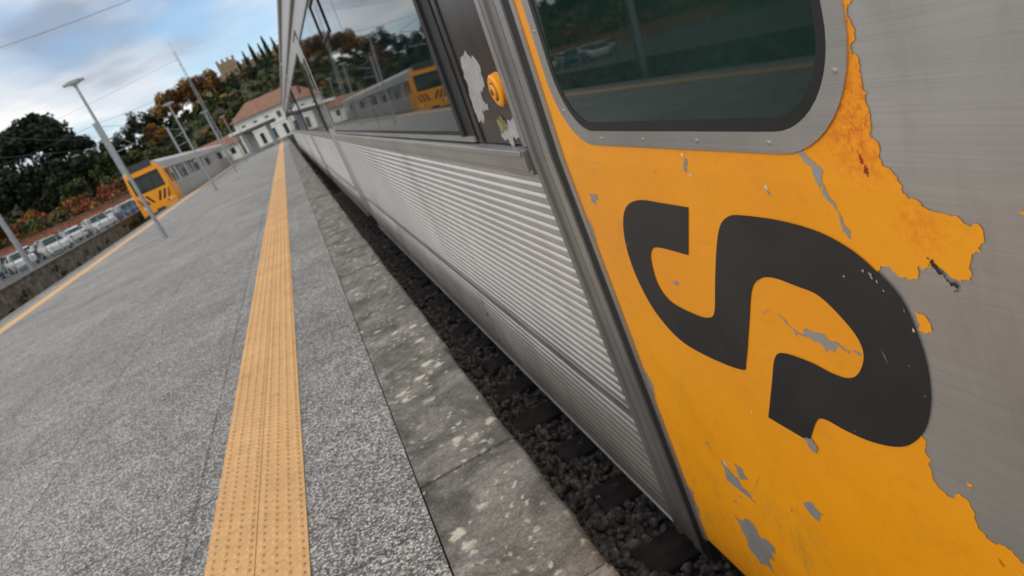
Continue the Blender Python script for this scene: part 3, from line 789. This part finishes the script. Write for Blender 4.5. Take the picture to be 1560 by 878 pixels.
def tree_mesh(name,kind,pal):
    tr=MB('trunk',BARK); cr=MB('crown',LEAF); cr.cols=[]
    if kind=='umbrella':
        tr.tube((0,0,-1),(.3,.1,7.0),.32,.2,8)
        for k in range(6): a=k*1.05; tr.tube((.3,.1,6.5),(2.6*math.cos(a),2.6*math.sin(a),9.6),.13,.05,6)
        crown(cr,0,0,9.9,4.3,4.3,2.9,2300,pal,.40,20)
    elif kind=='round':
        tr.tube((0,0,-1),(0,.1,3.2),.28,.18,8)
        for k in range(6): a=k*1.05+.3; tr.tube((0,.1,2.8),(1.8*math.cos(a),1.8*math.sin(a),5.5+U(0,1)),.11,.04,6)
        crown(cr,0,0,5.8,3.2,3.2,3.1,1300,pal,.36,15)
    elif kind=='cypress':
        tr.tube((0,0,-1),(0,0,8),.2,.05,8)
        for i in range(1100):
            h=R(); r=1.05*math.sin(math.pi*min(1,(h*.93+.09)))**.7*U(.5,1.05)*(1-.35*h); a=U(0,6.28); c=random.choice(pal); k=U(.6,1.4)
            quadleaf(cr,(r*math.cos(a),r*math.sin(a),.5+h*10.5),.32,tuple(q*k for q in c))
    return [(tr,tr.build()),(cr,cr.build(fix=False))]
def proto(name,kind,pal):
    parts=tree_mesh(name,kind,pal); ms=[(o.name.split('.')[0],o.data) for _,o in parts]
    for _,o in parts: bpy.data.objects.remove(o)
    def place(x,y,s,z=None):
        e=empty(name,(x,y,H(x,y) if z is None else z)); e.scale=(s,s,s*U(.9,1.1)); e.rotation_euler=(0,0,U(0,6.3))
        for nm,me in ms:
            o=bpy.data.objects.new(nm,me); COL.objects.link(o); o.parent=e
    return place
pine=proto('umbrella_pine_tree','umbrella',DK); cyp=proto('cypress_tree','cypress',DK); aut=proto('autumn_tree','round',AU); grn=proto('broadleaf_tree','round',GR); drk=proto('holm_oak_tree','round',DK)
for r_,y,s in ((-.262,240,1.55),(-.243,246,1.55),(-.231,240,1.3),(-.252,252,1.65),(-.285,236,1.6),(-.30,245,1.5),(-.272,250,1.5),(-.215,250,1.0),(-.42,190,1.3),(-.55,180,1.3)): pine(r_*y,y,s)
for r_,y,s in ((-.27,225,1.7),(-.25,228,1.6),(-.29,222,1.8),(-.31,228,1.9),(-.235,226,1.5),(-.22,232,1.3),(-.20,240,1.2),(-.33,220,1.9),(-.262,214,1.4),(-.19,250,1.2),(-.17,262,1.1),(-.145,262,1.2),(-.125,266,1.1)): drk(r_*y,y,s)
for x,y,s in ((0,284,.75),(3,280,.9),(6,286,.8),(8,282,.95),(11,286,.75),(-3,278,.6),(15,280,.9),(-15,282,.6),(24,285,.9),(30,283,.8)): cyp(x,y,s)
for x,y,s in ((-25,262,1.4),(-21,268,1.45),(-17,262,1.35),(-13,266,1.1),(-28,255,1.3),(-33,240,1.0),(-22,190,.7),(-38,190,.7),(-30,150,.7),(-52,170,.8),(-24,145,.6),(-48,140,.8)): aut(x,y,s)
for x,y,s in ((-36,205,1.1),(-44,215,1.3),(-29,200,1.0),(-17,196,.9),(-24,215,1.0),(-62,180,1.2),(-50,200,1.2),(-34,165,.8),(-20,160,.6),(-66,60,1.2),(-68,80,1.3),(-70,35,1.4),(-66,15,1.2),(-68,100,1.3)): grn(x,y,s)
b=MB('hillside_woodland',LEAF); b.cols=[]
cnt=0
while cnt<900:
    if R()<.75: x,y=U(-130,50),U(186,300)
    else: x,y=U(-170,-76),U(-40,240)
    h=H(x,y); s=U(1.4,3.0); pal=random.choices([GR,DK,AU,[(.12,.09,.04),(.15,.11,.055)]],[4.6,4.2,.9,.6])[0]
    if x>-20 and y>275: s=1.4
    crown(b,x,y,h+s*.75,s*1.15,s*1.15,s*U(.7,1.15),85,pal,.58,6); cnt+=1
b.build(fix=False)
b=MB('autumn_hedge',LEAF); b.cols=[]
for k in range(210):
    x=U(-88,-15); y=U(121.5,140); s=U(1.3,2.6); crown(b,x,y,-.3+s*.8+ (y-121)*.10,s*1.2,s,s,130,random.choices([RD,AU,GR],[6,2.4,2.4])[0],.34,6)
b.build(fix=False)
b=MB('wall_weeds',LEAF); b.cols=[]
for k in range(60):
    y=U(18,70); crown(b,-13.25+U(-.05,.25),y,U(-1,-.1),.18,.3,.22,40,GR,.06,3)
b.build(fix=False)

# ---------------------------------------------------------------- world, light, camera
w=bpy.data.worlds.new("World"); sc.world=w; w.use_nodes=True; nt=w.node_tree; bg=nt.nodes['Background']
sky=nt.nodes.new('ShaderNodeTexSky'); sky.sky_type='NISHITA'; sky.sun_disc=False; sky.sun_elevation=math.radians(38); sky.sun_rotation=math.radians(235); sky.air_density=1.0; sky.dust_density=.6; sky.ozone_density=2.0
def N(t,**k):
    n_=nt.nodes.new(t)
    for a,v in k.items(): setattr(n_,a,v)
    return n_
def LK(a,b): nt.links.new(a,b)
tc=N('ShaderNodeTexCoord'); sp=N('ShaderNodeSeparateXYZ'); LK(tc.outputs['Generated'],sp.inputs[0])
mx=N('ShaderNodeMath',operation='MAXIMUM'); LK(sp.outputs[2],mx.inputs[0]); mx.inputs[1].default_value=0
ad=N('ShaderNodeMath',operation='ADD'); LK(mx.outputs[0],ad.inputs[0]); ad.inputs[1].default_value=.22
cb=N('ShaderNodeCombineXYZ')
for i in (0,1):
    d=N('ShaderNodeMath',operation='DIVIDE'); LK(sp.outputs[i],d.inputs[0]); LK(ad.outputs[0],d.inputs[1]); LK(d.outputs[0],cb.inputs[i])
def wn(scale,loc,det=6,rough=.5,sc3=(1,1,1)):
    mp=N('ShaderNodeMapping'); mp.inputs['Location'].default_value=loc; mp.inputs['Scale'].default_value=sc3; LK(cb.outputs[0],mp.inputs[0])
    q=N('ShaderNodeTexNoise'); q.inputs['Scale'].default_value=scale; q.inputs['Detail'].default_value=det; q.inputs['Roughness'].default_value=rough; LK(mp.outputs[0],q.inputs['Vector']); return q.outputs['Fac']
def rp(f,st):
    r=N('ShaderNodeValToRGB'); r.color_ramp.interpolation='EASE'; e_=r.color_ramp.elements
    while len(e_)<len(st): e_.new(.5)
    for i,(p,c) in enumerate(st): e_[i].position=p; e_[i].color=(*c,1) if isinstance(c,tuple) else (c,c,c,1)
    LK(f,r.inputs[0]); return r.outputs[0]
def blob(dirv,r0,r1,amp):
    # a bank of cloud centred on a compass/elevation direction of the sky
    dv=Vector(dirv).normalized(); d=N('ShaderNodeVectorMath',operation='DISTANCE'); LK(tc.outputs['Generated'],d.inputs[0]); d.inputs[1].default_value=dv
    return rp(d.outputs['Value'],[(r0,amp),(r1,0.0)])
def madd(a,b,op='ADD'):
    m=N('ShaderNodeMath',operation=op); LK(a,m.inputs[0]); LK(b,m.inputs[1]); return m.outputs[0]
mask=rp(madd(wn(1.7,(3.1,1.7,0),4,.45),blob((-.015,.99,.15),.02,.15,.22),'SUBTRACT'),[(.22,0.15),(.52,1.0)])
shade=rp(madd(wn(1.9,(7.7,4.2,0),4,.45),blob((-.17,.974,.155),.02,.13,.20)),[(.42,(1.0,1.0,1.0)),(.56,(.76,.81,.88)),(.76,(.36,.42,.52))])
sc1=N('ShaderNodeVectorMath',operation='SCALE'); sc1.inputs['Scale'].default_value=7.4; LK(shade,sc1.inputs[0])
skm=N('ShaderNodeMix',data_type='RGBA',blend_type='MULTIPLY'); skm.inputs[0].default_value=1; LK(sky.outputs[0],skm.inputs[6]); skm.inputs[7].default_value=(.95,1.05,1.15,1)
mxn=N('ShaderNodeMix',data_type='RGBA'); LK(mask,mxn.inputs[0]); LK(skm.outputs[2],mxn.inputs[6]); LK(sc1.outputs[0],mxn.inputs[7])
LK(mxn.outputs[2],bg.inputs[0]); bg.inputs[1].default_value=.135
sl=bpy.data.lights.new('sun','SUN'); sl.energy=1.3; sl.angle=math.radians(18); sl.color=(1,.93,.83)
so=bpy.data.objects.new('sun',sl); COL.objects.link(so)
az=math.radians(235); el=math.radians(38)
sd=Vector((math.sin(az)*math.cos(el),math.cos(az)*math.cos(el),math.sin(el)))
so.rotation_euler=sd.to_track_quat('Z','Y').to_euler()
cam=bpy.data.cameras.new('camera'); co=bpy.data.objects.new('camera',cam); COL.objects.link(co)
Rm=Matrix(((.8752,.4510,-.1749),(-.2899,.1996,-.9360),(-.3872,.8699,.3056)))
M=Rm.to_4x4(); M.translation=(0,0,1.5); co.matrix_world=M
cam.lens=1130/1560*36; cam.sensor_width=36; cam.clip_end=3000; cam.clip_start=.02
cam.dof.use_dof=True; cam.dof.focus_distance=1.35; cam.dof.aperture_fstop=6.0
sc.camera=co
sc.view_settings.view_transform='Standard'; sc.view_settings.look='None'; sc.view_settings.exposure=0
